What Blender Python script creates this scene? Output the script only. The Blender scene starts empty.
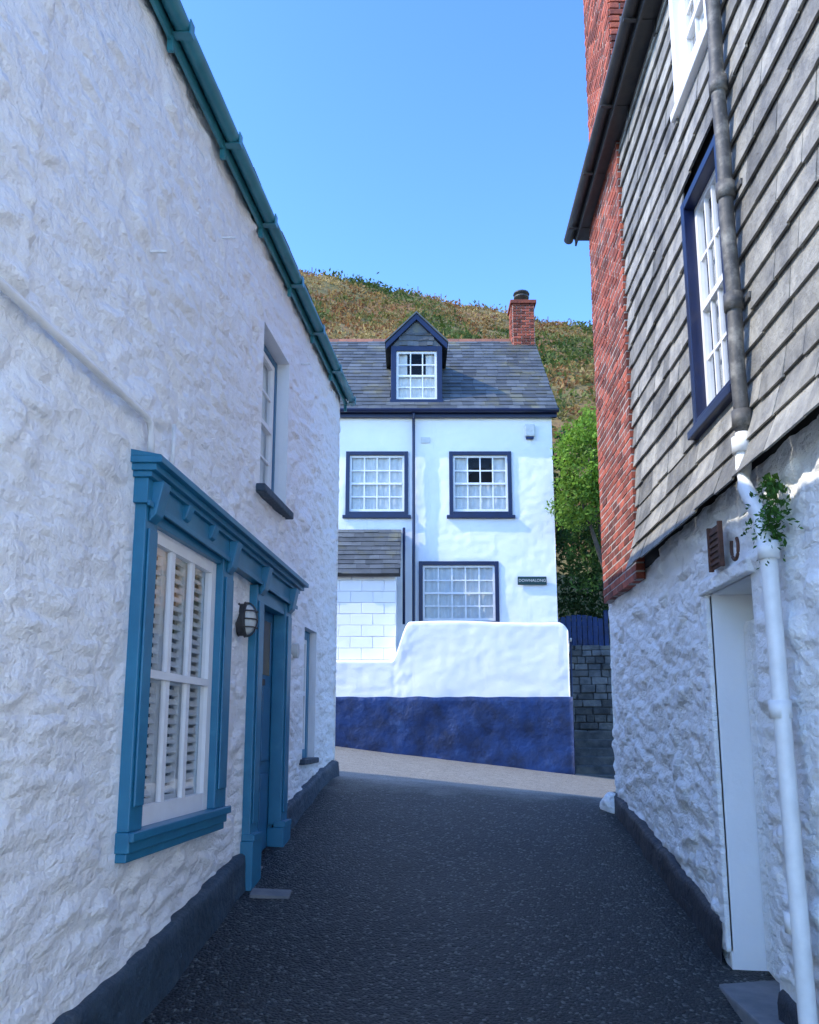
import bpy, bmesh, math, random
import numpy as np
from mathutils import Vector, noise
random.seed(7); np.random.seed(7)
R=random.uniform
scene=bpy.context.scene
# ------------------------------------------------------------------ materials
def mat(name,c1,c2=None,rough=.7,nscale=3.0,bump=.3,bscale=25,bdist=.01,c3=None,c3scale=.8,c3lo=.5,c3hi=.7,metal=0,stretch=(1,1,1),island=0,spec=.5,fine=0,c3stretch=(1,1,1),stone=0):
    m=bpy.data.materials.new(name); m.use_nodes=True
    nt=m.node_tree; N=nt.nodes; L=nt.links
    b=N["Principled BSDF"]; b.inputs["Roughness"].default_value=rough; b.inputs["Metallic"].default_value=metal
    b.inputs["Specular IOR Level"].default_value=spec
    tc=N.new("ShaderNodeTexCoord"); mp=N.new("ShaderNodeMapping"); mp.inputs["Scale"].default_value=stretch
    L.new(tc.outputs["Object"],mp.inputs["Vector"])
    def nz(scale,detail=6,r=.6,src=None):
        n=N.new("ShaderNodeTexNoise"); n.inputs["Scale"].default_value=scale; n.inputs["Detail"].default_value=detail; n.inputs["Roughness"].default_value=r
        L.new((src or mp).outputs["Vector"],n.inputs["Vector"]); return n
    def ramp(src,a,bb):
        r=N.new("ShaderNodeMapRange"); r.inputs["From Min"].default_value=a; r.inputs["From Max"].default_value=bb
        L.new(src,r.inputs["Value"]); return r.outputs["Result"]
    def mix(f,a,bb,mode='MIX'):
        x=N.new("ShaderNodeMix"); x.data_type='RGBA'; x.blend_type=mode
        if isinstance(f,float): x.inputs["Factor"].default_value=f
        else: L.new(f,x.inputs["Factor"])
        for i,v in ((6,a),(7,bb)):
            if isinstance(v,tuple): x.inputs[i].default_value=(*v,1)
            else: L.new(v,x.inputs[i])
        return x.outputs[2]
    c2=c2 or tuple(v*.8 for v in c1)
    col=mix(ramp(nz(nscale).outputs["Fac"],.35,.65),tuple(c1),tuple(c2))
    if c3:
        mp2=N.new("ShaderNodeMapping"); mp2.inputs["Scale"].default_value=c3stretch; L.new(tc.outputs["Object"],mp2.inputs["Vector"])
        col=mix(ramp(nz(c3scale,8,.65,mp2).outputs["Fac"],c3lo,c3hi),col,tuple(c3))
    if island:
        g=N.new("ShaderNodeNewGeometry")
        rr=N.new("ShaderNodeMapRange"); rr.inputs["To Min"].default_value=1-island; rr.inputs["To Max"].default_value=1+island*.6
        L.new(g.outputs["Random Per Island"],rr.inputs["Value"])
        cb=N.new("ShaderNodeCombineColor")
        for i in range(3): L.new(rr.outputs[0],cb.inputs[i])
        col=mix(1.0,col,cb.outputs[0],'MULTIPLY')
    L.new(col,b.inputs["Base Color"])
    if bump:
        bp=N.new("ShaderNodeBump"); bp.inputs["Strength"].default_value=bump; bp.inputs["Distance"].default_value=bdist
        L.new(nz(bscale,8,.6).outputs["Fac"],bp.inputs["Height"])
        last=bp
        if fine:
            b2=N.new("ShaderNodeBump"); b2.inputs["Strength"].default_value=fine; b2.inputs["Distance"].default_value=.004
            L.new(nz(bscale*5,4,.6).outputs["Fac"],b2.inputs["Height"]); L.new(bp.outputs[0],b2.inputs["Normal"]); last=b2
        if stone:
            ms=N.new("ShaderNodeMapping"); ms.inputs["Scale"].default_value=(5.5,5.5,15); L.new(tc.outputs["Object"],ms.inputs["Vector"])
            nn=nz(6,4,.6); va=N.new("ShaderNodeMix"); va.data_type='RGBA'; va.blend_type='LINEAR_LIGHT'; va.inputs["Factor"].default_value=.7
            L.new(ms.outputs["Vector"],va.inputs[6]); L.new(nn.outputs["Color"],va.inputs[7])
            vv=N.new("ShaderNodeTexVoronoi"); vv.feature='F1'; vv.distance='CHEBYCHEV'; vv.inputs["Scale"].default_value=1; vv.inputs["Randomness"].default_value=1; L.new(va.outputs[2],vv.inputs["Vector"])
            b3=N.new("ShaderNodeBump"); b3.invert=True; b3.inputs["Strength"].default_value=stone; b3.inputs["Distance"].default_value=.03
            L.new(ramp(vv.outputs["Distance"],.15,.65),b3.inputs["Height"]); L.new(last.outputs[0],b3.inputs["Normal"]); last=b3
        L.new(last.outputs[0],b.inputs["Normal"])
    return m
W_PAINT=mat("white_masonry_paint",(.94,.93,.90),(.91,.90,.875),.5,2.2,1.0,13,.028,(.76,.75,.70),1.6,.68,.90,fine=.6,c3stretch=(1.5,1.5,.5),stone=.42)
W_PAINT2=mat("aged_white_masonry_paint",(.93,.92,.89),(.86,.85,.82),.55,3,1.0,13,.028,(.40,.38,.33),2.4,.63,.81,fine=.6,c3stretch=(1.5,1.5,.6),stone=.45)
W_SMOOTH=mat("white_render",(.87,.87,.86),(.82,.82,.815),.7,1.3,.4,7,.015,(.56,.57,.56),1.1,.60,.83,fine=.4,c3stretch=(2,2,.35))
W_WOOD=mat("white_gloss_wood",(.87,.86,.84),(.81,.80,.78),.35,6,.08,30,.004)
TEAL=mat("teal_gloss_paint",(.020,.19,.32),(.015,.155,.27),.35,5,.15,20,.004,(.06,.27,.38),4,.6,.8)
TEALG=mat("teal_gutter_paint",(.045,.23,.27),(.03,.175,.21),.35,5,.1,20,.004)
TEALD=mat("deep_blue_door_paint",(.016,.14,.27),(.012,.11,.22),.3,5,.1,20,.004)
NAVY=mat("navy_gloss_paint",(.007,.016,.065),(.006,.012,.045),.35,5,.1,20,.004)
BLUEW=mat("royal_blue_masonry_paint",(.003,.034,.15),(.002,.014,.06),.6,3.0,.9,8,.03,(.03,.08,.22),2.6,.58,.80,fine=.4)
PLINTH=mat("slate_blue_plinth_paint",(.035,.065,.095),(.02,.04,.06),.6,4,.9,12,.03,(.13,.15,.16),3,.6,.8)
BLACKP=mat("black_plinth_paint",(.018,.022,.03),(.025,.032,.045),.6,4,.9,12,.03,(.14,.14,.14),3,.6,.8)
SLATEW=mat("hung_slate_weathered",(.38,.36,.305),(.20,.195,.18),.62,6,1.0,18,.018,(.09,.09,.082),2.3,.54,.78,island=.42,fine=.6,c3stretch=(1,1,.7))
SLATER=mat("roof_slate",(.11,.12,.13),(.07,.08,.085),.55,4,.4,20,.01,(.17,.16,.10),2,.52,.72,island=.4)
SLATEU=mat("slate_backing",(.05,.05,.05),(.03,.03,.03),.9,4,.2)
BRICK=mat("old_red_brick",(.40,.092,.045),(.22,.055,.038),.85,9,.8,30,.012,(.34,.25,.20),5,.60,.75,island=.65,fine=.4)
MORTAR=mat("lime_mortar",(.50,.45,.40),(.34,.30,.27),.95,9,.6,40)
STONE=mat("dark_rubble_stone",(.13,.14,.145),(.06,.07,.075),.85,5,.8,14,.03,(.20,.20,.18),1.7,.5,.7,island=.5)
STEP=mat("step_stone",(.20,.20,.20),(.13,.14,.15),.75,6,.4,20,.01)
IRON=mat("black_cast_iron",(.03,.03,.033),(.05,.045,.04),.5,9,.2,30,.005)
IRONW=mat("weathered_cast_iron",(.10,.095,.085),(.05,.05,.05),.6,12,.5,40,.008,(.25,.24,.21),9,.5,.7)
PIPEW=mat("white_painted_pipe",(.84,.83,.80),(.72,.71,.68),.4,7,.2,30,.005,(.3,.28,.22),6,.66,.85)
CURTAIN=mat("net_curtain",(.80,.80,.78),(.7,.7,.68),.9,8,.1)
SHUT=mat("louvre_shutter",(.90,.90,.88),(.86,.86,.85),.5,6,.1)
DARK=mat("dark_interior",(.02,.021,.023),(.015,.015,.015),.9,3,0)
TERRA=mat("terracotta_ridge",(.30,.12,.07),(.2,.09,.06),.85,5,.4,30,island=.3)
RUST=mat("rusted_iron",(.12,.05,.03),(.06,.03,.02),.8,15,.5,50)
BARK=mat("bark",(.09,.07,.05),(.05,.04,.03),.9,9,.8,20,.02)
WOODG=mat("grey_fence_wood",(.15,.13,.10),None,.9,9,.3)
PLASTIC=mat("cream_plastic",(.65,.66,.62),None,.5,9,0)
SIGNM=mat("dark_green_sign",(.012,.05,.05),None,.4,9,0)
GLASS=bpy.data.materials.new("window_glass"); GLASS.use_nodes=True
nt=GLASS.node_tree; nt.nodes.clear()
o=nt.nodes.new("ShaderNodeOutputMaterial"); mx=nt.nodes.new("ShaderNodeMixShader"); tr=nt.nodes.new("ShaderNodeBsdfTransparent"); gl=nt.nodes.new("ShaderNodeBsdfGlossy")
tr.inputs[0].default_value=(.96,.98,.98,1); gl.inputs["Roughness"].default_value=.03
fr=nt.nodes.new("ShaderNodeFresnel"); fr.inputs[0].default_value=1.5
fm_=nt.nodes.new("ShaderNodeMath"); fm_.operation='MULTIPLY'; fm_.inputs[1].default_value=.5
tcg=nt.nodes.new("ShaderNodeTexCoord"); ng=nt.nodes.new("ShaderNodeTexNoise"); ng.inputs["Scale"].default_value=2.5
bg=nt.nodes.new("ShaderNodeBump"); bg.inputs["Strength"].default_value=.2; bg.inputs["Distance"].default_value=.02
nt.links.new(tcg.outputs["Object"],ng.inputs["Vector"]); nt.links.new(ng.outputs["Fac"],bg.inputs["Height"]); nt.links.new(bg.outputs[0],gl.inputs["Normal"])
nt.links.new(fr.outputs[0],fm_.inputs[0]); nt.links.new(fm_.outputs[0],mx.inputs[0]); nt.links.new(tr.outputs[0],mx.inputs[1]); nt.links.new(gl.outputs[0],mx.inputs[2]); nt.links.new(mx.outputs[0],o.inputs[0])
def leafmat(name):
    m=bpy.data.materials.new(name); m.use_nodes=True; N=m.node_tree.nodes; L=m.node_tree.links
    b=N["Principled BSDF"]; b.inputs["Roughness"].default_value=.6; b.inputs["Specular IOR Level"].default_value=.25
    a=N.new("ShaderNodeAttribute"); a.attribute_name="Col"; L.new(a.outputs["Color"],b.inputs["Base Color"])
    t=N.new("ShaderNodeBsdfTranslucent"); L.new(a.outputs["Color"],t.inputs[0]); ms=N.new("ShaderNodeMixShader"); ms.inputs[0].default_value=.42
    L.new(b.outputs[0],ms.inputs[1]); L.new(t.outputs[0],ms.inputs[2]); L.new(ms.outputs[0],N["Material Output"].inputs[0]); return m
LEAF=leafmat("leaves")
ROAD=bpy.data.materials.new("worn_asphalt_lit_strip"); ROAD.use_nodes=True
N=ROAD.node_tree.nodes; L=ROAD.node_tree.links; b=N["Principled BSDF"]
tc=N.new("ShaderNodeTexCoord")
def rn(s,d=6,r=.6):
    n=N.new("ShaderNodeTexNoise"); n.inputs["Scale"].default_value=s; n.inputs["Detail"].default_value=d; n.inputs["Roughness"].default_value=r; L.new(tc.outputs["Object"],n.inputs["Vector"]); return n.outputs["Fac"]
def rr(v,a,bb,c=0,d=1):
    r=N.new("ShaderNodeMapRange"); r.inputs[1].default_value=a; r.inputs[2].default_value=bb; r.inputs[3].default_value=c; r.inputs[4].default_value=d; L.new(v,r.inputs[0]); return r.outputs[0]
def rm(f,a,bb):
    x=N.new("ShaderNodeMix"); x.data_type='RGBA'; L.new(f,x.inputs[0])
    for i,v in ((6,a),(7,bb)):
        if isinstance(v,tuple): x.inputs[i].default_value=(*v,1)
        else: L.new(v,x.inputs[i])
    return x.outputs[2]
vo=N.new("ShaderNodeTexVoronoi"); vo.inputs["Scale"].default_value=55; L.new(tc.outputs["Object"],vo.inputs["Vector"])
vsep=N.new("ShaderNodeSeparateColor"); L.new(vo.outputs["Color"],vsep.inputs[0])
base=rm(rr(rn(1.1,8,.65),.35,.65),(.008,.010,.011),(.024,.028,.029))
base=rm(rr(vsep.outputs[0],.82,.97),base,(.12,.13,.12))
base=rm(rr(vsep.outputs[1],.75,.85),base,(.005,.006,.007))
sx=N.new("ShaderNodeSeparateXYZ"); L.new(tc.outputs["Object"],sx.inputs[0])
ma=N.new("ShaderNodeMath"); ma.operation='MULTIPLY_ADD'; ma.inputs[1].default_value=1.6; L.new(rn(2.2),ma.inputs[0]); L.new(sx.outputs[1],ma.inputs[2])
pale_lit=rm(rr(rn(6,8,.7),.3,.7),(.20,.185,.155),(.32,.30,.26))
pale_lit=rm(rr(vsep.outputs[2],.8,.9),pale_lit,(.10,.10,.09))
base=rm(rr(ma.outputs[0],9.9,10.9),base,pale_lit)  # sunlit strip brightness put into the colour, edge laid along the shadow
base=rm(rr(sx.outputs[1],1.5,.3),base,pale_lit)  # unseen ground behind the camera made paler to bounce light into the alley
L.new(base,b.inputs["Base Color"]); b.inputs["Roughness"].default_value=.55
bp=N.new("ShaderNodeBump"); bp.inputs["Strength"].default_value=.9; bp.inputs["Distance"].default_value=.012; L.new(vo.outputs["Distance"],bp.inputs["Height"]); bp.invert=True
bq=N.new("ShaderNodeBump"); bq.inputs["Strength"].default_value=.6; bq.inputs["Distance"].default_value=.02; L.new(rn(14,8,.7),bq.inputs["Height"]); L.new(bp.outputs[0],bq.inputs["Normal"]); L.new(bq.outputs[0],b.inputs["Normal"])
GRASS=mat("rough_grass_ground",(.09,.085,.03),(.13,.09,.035),.95,.35,.8,2,.3,(.05,.08,.02),.12,.45,.6)
HILLM=mat("bracken_hillside",(.22,.15,.055),(.13,.12,.038),.95,.30,.8,1.6,.3,(.22,.11,.04),.13,.48,.6)

# ------------------------------------------------------------------ builders
def link(o,parent=None):
    scene.collection.objects.link(o)
    if parent: o.parent=parent
    return o
def empty(name):
    e=bpy.data.objects.new(name,None); scene.collection.objects.link(e); return e
def meshobj(name,v,f,m,parent=None,smooth=False,bevel=0):
    me=bpy.data.meshes.new(name); me.from_pydata([tuple(p) for p in v],[],f); me.update()
    if m: me.materials.append(m)
    if smooth: me.polygons.foreach_set("use_smooth",[True]*len(me.polygons))
    ob=link(bpy.data.objects.new(name,me),parent)
    if bevel:
        md=ob.modifiers.new("b","BEVEL"); md.width=bevel; md.segments=2; md.limit_method='ANGLE'
    return ob
def PL(s,z,o): return (-1.9+.105*s+o, s, z)
def PR(s,z,o): return (1.8+.033*s-o, s, z)
def PF(s,z,o): return (s,18-o,z)
def PW(x,z,o): return (x,-o,z)
class B:
    def __init__(s,P): s.P=P; s.v=[]; s.f=[]
    def box(s,s0,s1,z0,z1,o0,o1,j=0):
        n=len(s.v)
        for (a,z,o) in ((s0,z0,o0),(s1,z0,o0),(s1,z1,o0),(s0,z1,o0),(s0,z0,o1),(s1,z0,o1),(s1,z1,o1),(s0,z1,o1)):
            s.v.append(s.P(a+R(-j,j),z+R(-j,j),o+R(-j,j)))
        s.f+= [tuple(n+i for i in q) for q in ((0,3,2,1),(4,5,6,7),(0,1,5,4),(1,2,6,5),(2,3,7,6),(3,0,4,7))]
        return s
    def hexa(s,pts):
        n=len(s.v); s.v+=[s.P(*p) for p in pts]
        s.f+= [tuple(n+i for i in q) for q in ((0,3,2,1),(4,5,6,7),(0,1,5,4),(1,2,6,5),(2,3,7,6),(3,0,4,7))]; return s
    def quad(s,*pts):
        n=len(s.v); s.v+=[s.P(*p) for p in pts]; s.f.append(tuple(range(n,n+len(pts)))); return s
    def make(s,name,m,parent=None,bevel=0,smooth=False):
        ob=meshobj(name,s.v,s.f,m,parent,smooth,bevel)
        bm=bmesh.new(); bm.from_mesh(ob.data); bmesh.ops.recalc_face_normals(bm,faces=bm.faces); bm.to_mesh(ob.data); bm.free()
        return ob
def tube(name,pts,r,m,parent=None,n=12,rad=None):
    pts=[Vector(p) for p in pts]; v=[];f=[]
    for i,p in enumerate(pts):
        t=(pts[min(i+1,len(pts)-1)]-pts[max(i-1,0)]).normalized()
        a=t.cross(Vector((0,0,1)) if abs(t.z)<.9 else Vector((1,0,0))).normalized(); c=t.cross(a)
        if i>0 and a.dot(pa)<0: a=-a;c=-c
        pa=a
        rr_=rad[i] if rad else r
        for k in range(n):
            th=2*math.pi*k/n; v.append(p+(a*math.cos(th)+c*math.sin(th))*rr_)
    for i in range(len(pts)-1):
        for k in range(n):
            f.append((i*n+k,i*n+(k+1)%n,(i+1)*n+(k+1)%n,(i+1)*n+k))
    f.append(tuple(range(n))); f.append(tuple(range((len(pts)-1)*n,len(pts)*n)))
    ob=meshobj(name,v,f,m,parent,True)
    bm=bmesh.new(); bm.from_mesh(ob.data); bmesh.ops.recalc_face_normals(bm,faces=bm.faces); bm.to_mesh(ob.data); bm.free(); return ob
def lines(a,b,step,marks):
    c=sorted(set([a,b]+[m for m in marks if a<m<b])); out=[]
    for i in range(len(c)-1):
        n=max(1,round((c[i+1]-c[i])/step)); out+=[c[i]+(c[i+1]-c[i])*k/n for k in range(n)]
    return out+[b]
def relief(name,P,s0,s1,z0,z1,step,holes,h,m,parent,pads=()):
    S=lines(s0,s1,step,[x for q in holes for x in q[:2]]); Z=lines(z0,z1,step,[x for q in holes for x in q[2:4]])
    v=[];f=[]
    for a in S:
        for z in Z:
            fd=1
            for q in list(holes)+list(pads):
                dx=max(q[0]-a,a-q[1],0); dz=max(q[2]-z,z-q[3],0); fd=min(fd,math.hypot(dx,dz)/.08)
            v.append(P(a,z,h(a,z)*fd))
    nz=len(Z)
    for i in range(len(S)-1):
        for k in range(nz-1):
            ca=(S[i]+S[i+1])/2; cz=(Z[k]+Z[k+1])/2
            if any(q[0]<ca<q[1] and q[2]<cz<q[3] for q in holes): continue
            f.append((i*nz+k,(i+1)*nz+k,(i+1)*nz+k+1,i*nz+k+1))
    return meshobj(name,v,f,m,parent,True)
def reveal(P,q,depth,m,parent,name="reveal",e=0):
    s0,s1,z0,z1=q[:4]; s0-=e;s1+=e;z0-=e;z1+=e; b=B(P)
    b.quad((s0,z0,-e),(s0,z1,-e),(s0,z1,-depth),(s0,z0,-depth)); b.quad((s1,z0,-e),(s1,z1,-e),(s1,z1,-depth),(s1,z0,-depth))
    b.quad((s0,z0,-e),(s1,z0,-e),(s1,z0,-depth),(s0,z0,-depth)); b.quad((s0,z1,-e),(s1,z1,-e),(s1,z1,-depth),(s0,z1,-depth))
    b.make(name,m,parent)
def rubble(seed,amp=1,sx=3.2,sz=8.0):
    def h(a,z):
        w=noise.noise(Vector((a*1.3,z*1.3,seed)))*.8+noise.noise(Vector((a*6,z*6,seed)))*.12; w2=noise.noise(Vector((a*1.2,z*1.5,seed+9)))*1.4+noise.noise(Vector((a*6,z*9,seed+4)))*.2
        p=Vector((a*sx+w,z*sz+w2,seed)); d,pp=noise.voronoi(p)
        e=min(1,(d[1]-d[0])*4.0)
        q=pp[0]; rnd=noise.noise(q*7.3); gx_=noise.noise(q*5.1+Vector((9,0,0))); gy_=noise.noise(q*6.7+Vector((0,9,0)))
        fac=((p.x-q.x)*gx_+(p.y-q.y)*gy_)*e
        return amp*(.012*e-.015+.020*rnd*e+.055*fac+.016*noise.noise(p*1.1)+.010*noise.noise(p*2.6)+.006*noise.noise(p*5.3)+.03*noise.noise(Vector((a*.5,z*.5,seed))))
    return h
def slates(name,P,s0,s1,z0,z1,expo,width,m,parent,holes=(),off=lambda z:0,th=.012,lift=.022,vary=.3,jit=.010):
    b=B(P); z=z0; row=0
    while z<z1-.02:
        zt=min(z+expo*1.25,z1+.02); a=s0-R(0,width); 
        while a<s1:
            w=width*R(1-vary,1+vary); l=max(a,s0); r=min(a+w,s1); a+=w
            if r-l<.03: continue
            for q in holes:
                if q[2]-.02<z+expo*.5<q[3]+.02:
                    if q[0]<=l and r<=q[1]: l=r
                    elif l<q[0]<r: r=q[0]
                    elif l<q[1]<r: l=q[1]
            if r-l<.03: continue
            dz=R(-jit,jit); g=.002; lo=lift+R(-.003,.006); o0=off(z)+R(0,.003); o1=off(zt)
            sk=R(-.005,.005)
            b.hexa([(l+g,z+dz,o0+lo-th),(r-g,z+dz+sk,o0+lo-th),(r-g,zt,o1-.002),(l+g,zt,o1-.002),
                    (l+g,z+dz,o0+lo),(r-g,z+dz+sk,o0+lo),(r-g,zt,o1+.006),(l+g,zt,o1+.006)])
        z+=expo*R(.94,1.06); row+=1
    return b.make(name,m,parent)
def bricks(name,P,s0,s1,z0,z1,o0,o1,parent,core=True):
    b=B(P); z=z0; row=0
    while z<z1:
        zt=min(z+.060,z1); a=s0-(0 if row%2 else .11)
        while a<s1:
            l=max(a,s0); r=min(a+.211,s1)
            if r-l>.02: b.box(l+.003,r-.003,z,zt,o0,o1+R(-.003,.003),.0015)
            a+=.225
        z+=.076; row+=1
    b.make(name,BRICK,parent,bevel=.003)
    if core: B(P).box(s0+.008,s1-.008,z0,z1,o0+.008,o1-.005).make(name+"_mortar",MORTAR,parent)
def curtain(P,s0,s1,z0,z1,o,parent,amp=.015,freq=40,m=None):
    v=[];f=[];n=max(8,int((s1-s0)*60))
    ph=R(0,6)
    for i in range(n+1):
        a=s0+(s1-s0)*i/n
        for z in (z0,z1): v.append(P(a,z,o+amp*math.sin(a*freq+ph)+amp*.6*math.sin(a*freq*.43+ph*2)))
    for i in range(n): f.append((2*i,2*i+2,2*i+3,2*i+1))
    meshobj("curtain",v,f,m or CURTAIN,parent,True)
def window(P,q,o,cols,rows,parent,fm,fw=.09,fo=.04,sm=W_WOOD,depth=.25,cur='full',sw=.045,bw=.02,sill=True,name="window"):
    s0,s1,z0,z1=q; e=parent
    if fw:
        b=B(P); b.box(s0,s0+fw,z0,z1,o-.03,o+fo); b.box(s1-fw,s1,z0,z1,o-.03,o+fo); b.box(s0+fw,s1-fw,z1-fw,z1,o-.03,o+fo-.003); b.box(s0+fw,s1-fw,z0,z0+fw,o-.03,o+fo-.003)
        b.make(name+"_frame",fm,e,bevel=.006)
    a,c,d,g=s0+fw,s1-fw,z0+fw,z1-fw; zm=(d+g)/2
    b=B(P); b.box(a,a+sw,d,g,o-.025,o+.02); b.box(c-sw,c,d,g,o-.025,o+.02)
    b.box(a+sw,c-sw,d,d+sw*1.4,o-.025,o+.018); b.box(a+sw,c-sw,g-sw,g,o-.025,o+.018); b.box(a+sw,c-sw,zm-.022,zm+.022,o-.025,o+.024)
    for i in range(1,cols):
        x=a+sw+(c-a-2*sw)*i/cols; b.box(x-bw/2,x+bw/2,d+sw*1.4,zm-.022,o-.012,o+.012); b.box(x-bw/2,x+bw/2,zm+.022,g-sw,o-.012,o+.012)
    for k in range(1,rows):
        if k*2==rows: continue
        z=d+sw+(g-d-2*sw)*k/rows; b.box(a+sw,c-sw,z-bw/2,z+bw/2,o-.010,o+.010)
    b.make(name+"_sash",sm,e)
    B(P).quad((a,d,o-.004),(c,d,o-.004),(c,g,o-.004),(a,g,o-.004)).make(name+"_glass",GLASS,e)
    B(P).quad((a-.05,d-.05,o-depth),(c+.05,d-.05,o-depth),(c+.05,g+.05,o-depth),(a-.05,g+.05,o-depth)).make(name+"_interior",DARK,e)
    if cur=='full': curtain(P,a,c,d,g,o-.06,e)
    if cur=='half': curtain(P,a,c,d,zm,o-.06,e,.01)
    if cur in('sides','half'):
        w=(c-a)*.27; curtain(P,a,a+w,d,g,o-.075,e,.012,31); curtain(P,c-w,c,d,g,o-.075,e,.012,33)
    if sill:
        B(P).box(s0-.06,s1+.06,z0-.07,z0-.002,o-.05,max(o+.11,.07)).make(name+"_sill",fm,e,bevel=.008)

# ------------------------------------------------------------------ terrain
ZK=([-8,0,3,4.9,6.6,9.4,10.2,11,12.5,16.3,22],[-1.95,-1.82,-1.76,-1.50,-1.15,-.58,-.58,-.62,-.62,-.457,-.5])
SK=([0,5,8.8,10,12,16.3],[.03,.04,.05,.085,.11,.118])
def zr(x,y):
    zc=sum(np.interp(y+d,*ZK) for d in(-.5,-.25,0,.25,.5))/5
    return float(zc-np.interp(y,*SK)*min(max(x,-6),7))
def grid(name,xs,ys,h,m,smooth=True):
    v=[(x,y,h(x,y)) for x in xs for y in ys]; n=len(ys)
    f=[(i*n+k,(i+1)*n+k,(i+1)*n+k+1,i*n+k+1) for i in range(len(xs)-1) for k in range(n-1)]
    return meshobj(name,v,f,m,None,smooth)
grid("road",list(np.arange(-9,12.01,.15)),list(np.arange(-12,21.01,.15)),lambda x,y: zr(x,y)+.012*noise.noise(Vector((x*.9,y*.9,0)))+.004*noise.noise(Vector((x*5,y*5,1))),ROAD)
gx=[-600,-300,-120,-60]+list(np.arange(-30,30.1,2))+[60,120,300,600]
grid("ground",gx,gx,lambda x,y: zr(x,min(max(y,-8),22))-.25,GRASS)
def hz(x,y):
    t=min(max((y-22)/48,0),1); xc=min(max(x,-80),80)
    top=40.6-.23*(xc+10.7); base=2.2
    n=noise.noise(Vector((x*.06,y*.06,3)))*1.4+noise.noise(Vector((x*.2,y*.2,4)))*.5
    z=base+(top-base)*(1.12*t-.12*t*t)+n*min(1,t*3)
    if y>70: z-= .06*(y-70)
    return z
grid("hill",list(np.arange(-120,-20,4))+list(np.arange(-20,30,.7))+list(np.arange(30,130,4)),list(np.arange(21.9,74,.7))+[78,85,100,130,180,260],
     lambda x,y: hz(x,y) if y>22.3 else -2,HILLM)
def foliage(name,C,size,cols,m,parent=None,up=0,bias=None):
    n=len(C); a=np.random.normal(size=(n,3)); a[:,2]+=up; a/=np.linalg.norm(a,axis=1)[:,None]
    c=np.random.normal(size=(n,3)); c-= (c*a).sum(1)[:,None]*a; c/=np.linalg.norm(c,axis=1)[:,None]
    s=size[:,None]
    V=np.stack([C-a*s,C+c*s*.45,C+a*s,C-c*s*.45],1).reshape(-1,3)
    me=bpy.data.meshes.new(name); me.vertices.add(4*n); me.vertices.foreach_set("co",V.ravel())
    me.loops.add(4*n); me.loops.foreach_set("vertex_index",np.arange(4*n)); me.polygons.add(n); me.polygons.foreach_set("loop_start",np.arange(n)*4)
    try: me.polygons.foreach_set("loop_total",np.full(n,4))
    except Exception: pass
    me.update(calc_edges=True)
    at=me.color_attributes.new("Col",'FLOAT_COLOR','POINT')
    cc=np.concatenate([np.repeat(cols,4,0),np.ones((4*n,1))],1); at.data.foreach_set("color",cc.ravel())
    me.materials.append(m); return link(bpy.data.objects.new(name,me),parent)
pal=np.array([(.06,.10,.02),(.12,.15,.035),(.22,.19,.055),(.32,.20,.07),(.27,.12,.045),(.38,.28,.11)])
C=[];S=[];K=[]
for i in range(7500):
    y=26+45.5*(random.random()**.8); x=R(-.28,.36)*y
    z=hz(x,y); cl=noise.noise(Vector((x*.13,y*.13,8)))*1.5+noise.noise(Vector((x*.5,y*.5,2)))*.6+R(-.25,.25)
    ki=int(min(5,max(0,(cl+.62)*4.5))); k=pal[ki]; r=R(.15,.5)*(1.6 if ki<2 else 1)
    n=12
    P_=np.random.normal(size=(n,3))*np.array([r*.6,r*.6,r*.32])+np.array([x,y,z+r*.2]); C.append(P_); S.append(np.random.uniform(.08,.2,n)*(.6+r))
    K.append(k[None,:]*np.random.uniform(.6,1.25,(n,1)))
foliage("hillside_bracken",np.concatenate(C),np.concatenate(S),np.concatenate(K),LEAF,None,.8)
b=B(PW)
for i in range(40):
    x=-22+i*1.9+R(-.5,.5); z=hz(x,69.5); b.box(x-.035,x+.035,z-.2,z+.75+R(-.25,.1),-69.55,-69.45)
b.make("hilltop_fence",WOODG)

# ------------------------------------------------------------------ LEFT COTTAGE
lc=empty("white_cottage_with_shopfront")
LW=(4.50,5.62,-.50,1.14); LD=(6.63,7.32,-1.35,1.02); LU=(6.60,7.45,1.94,3.35); LF=(8.30,8.85,-.28,1.0)
LS=1.0; LE=9.95
hl=rubble(3.7)
def hleft(a,z):
    t=min(1,max(0,(3.2-a)/.06)) if z>1.7 else 0
    return hl(a,z)+.06*t
relief("front_wall",PL,LS,LE,-2.0,4.12,.027,[LW,LD,LU,LF],hleft,W_PAINT,lc,pads=[(4.32,5.86,-.64,1.4),(6.42,7.53,-2,1.3),(5.8,6.5,1.12,1.3),(4.26,7.7,1.14,1.42)])
for q,d,e_ in((LW,.28,.02),(LD,.28,.02),(LU,.28,0),(LF,.28,0)): reveal(PL,q,d,W_SMOOTH if q is not LD else TEAL,lc,"reveal",e_)
B(PL).box(LS+.01,LE-.2,-2.4,4.1,-6,-.30).make("house_body",W_SMOOTH,lc)
relief("gable_end",lambda s,z,o:(-1.9+.105*LE-s,LE+o,z),0.0,6,-2,4.1,.08,[],rubble(5),W_PAINT,lc)
b=B(PL)
b.quad((LE-.01,4.1,0),(LE-.01,4.1,-6),(LE-.01,5.78,-3)); b.quad((LS,4.1,0),(LS,4.1,-6),(LS,5.78,-3)); b.quad((LS,-2.4,.0),(LS,4.1,0),(LS,4.1,-6),(LS,-2.4,-6)); b.make("gable",W_SMOOTH,lc)
cl_,sl_=math.cos(.5),math.sin(.5)
def PLr(s,t,o): return PL(s,4.08+t*sl_+o*cl_,.14-t*cl_+o*sl_)
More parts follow.
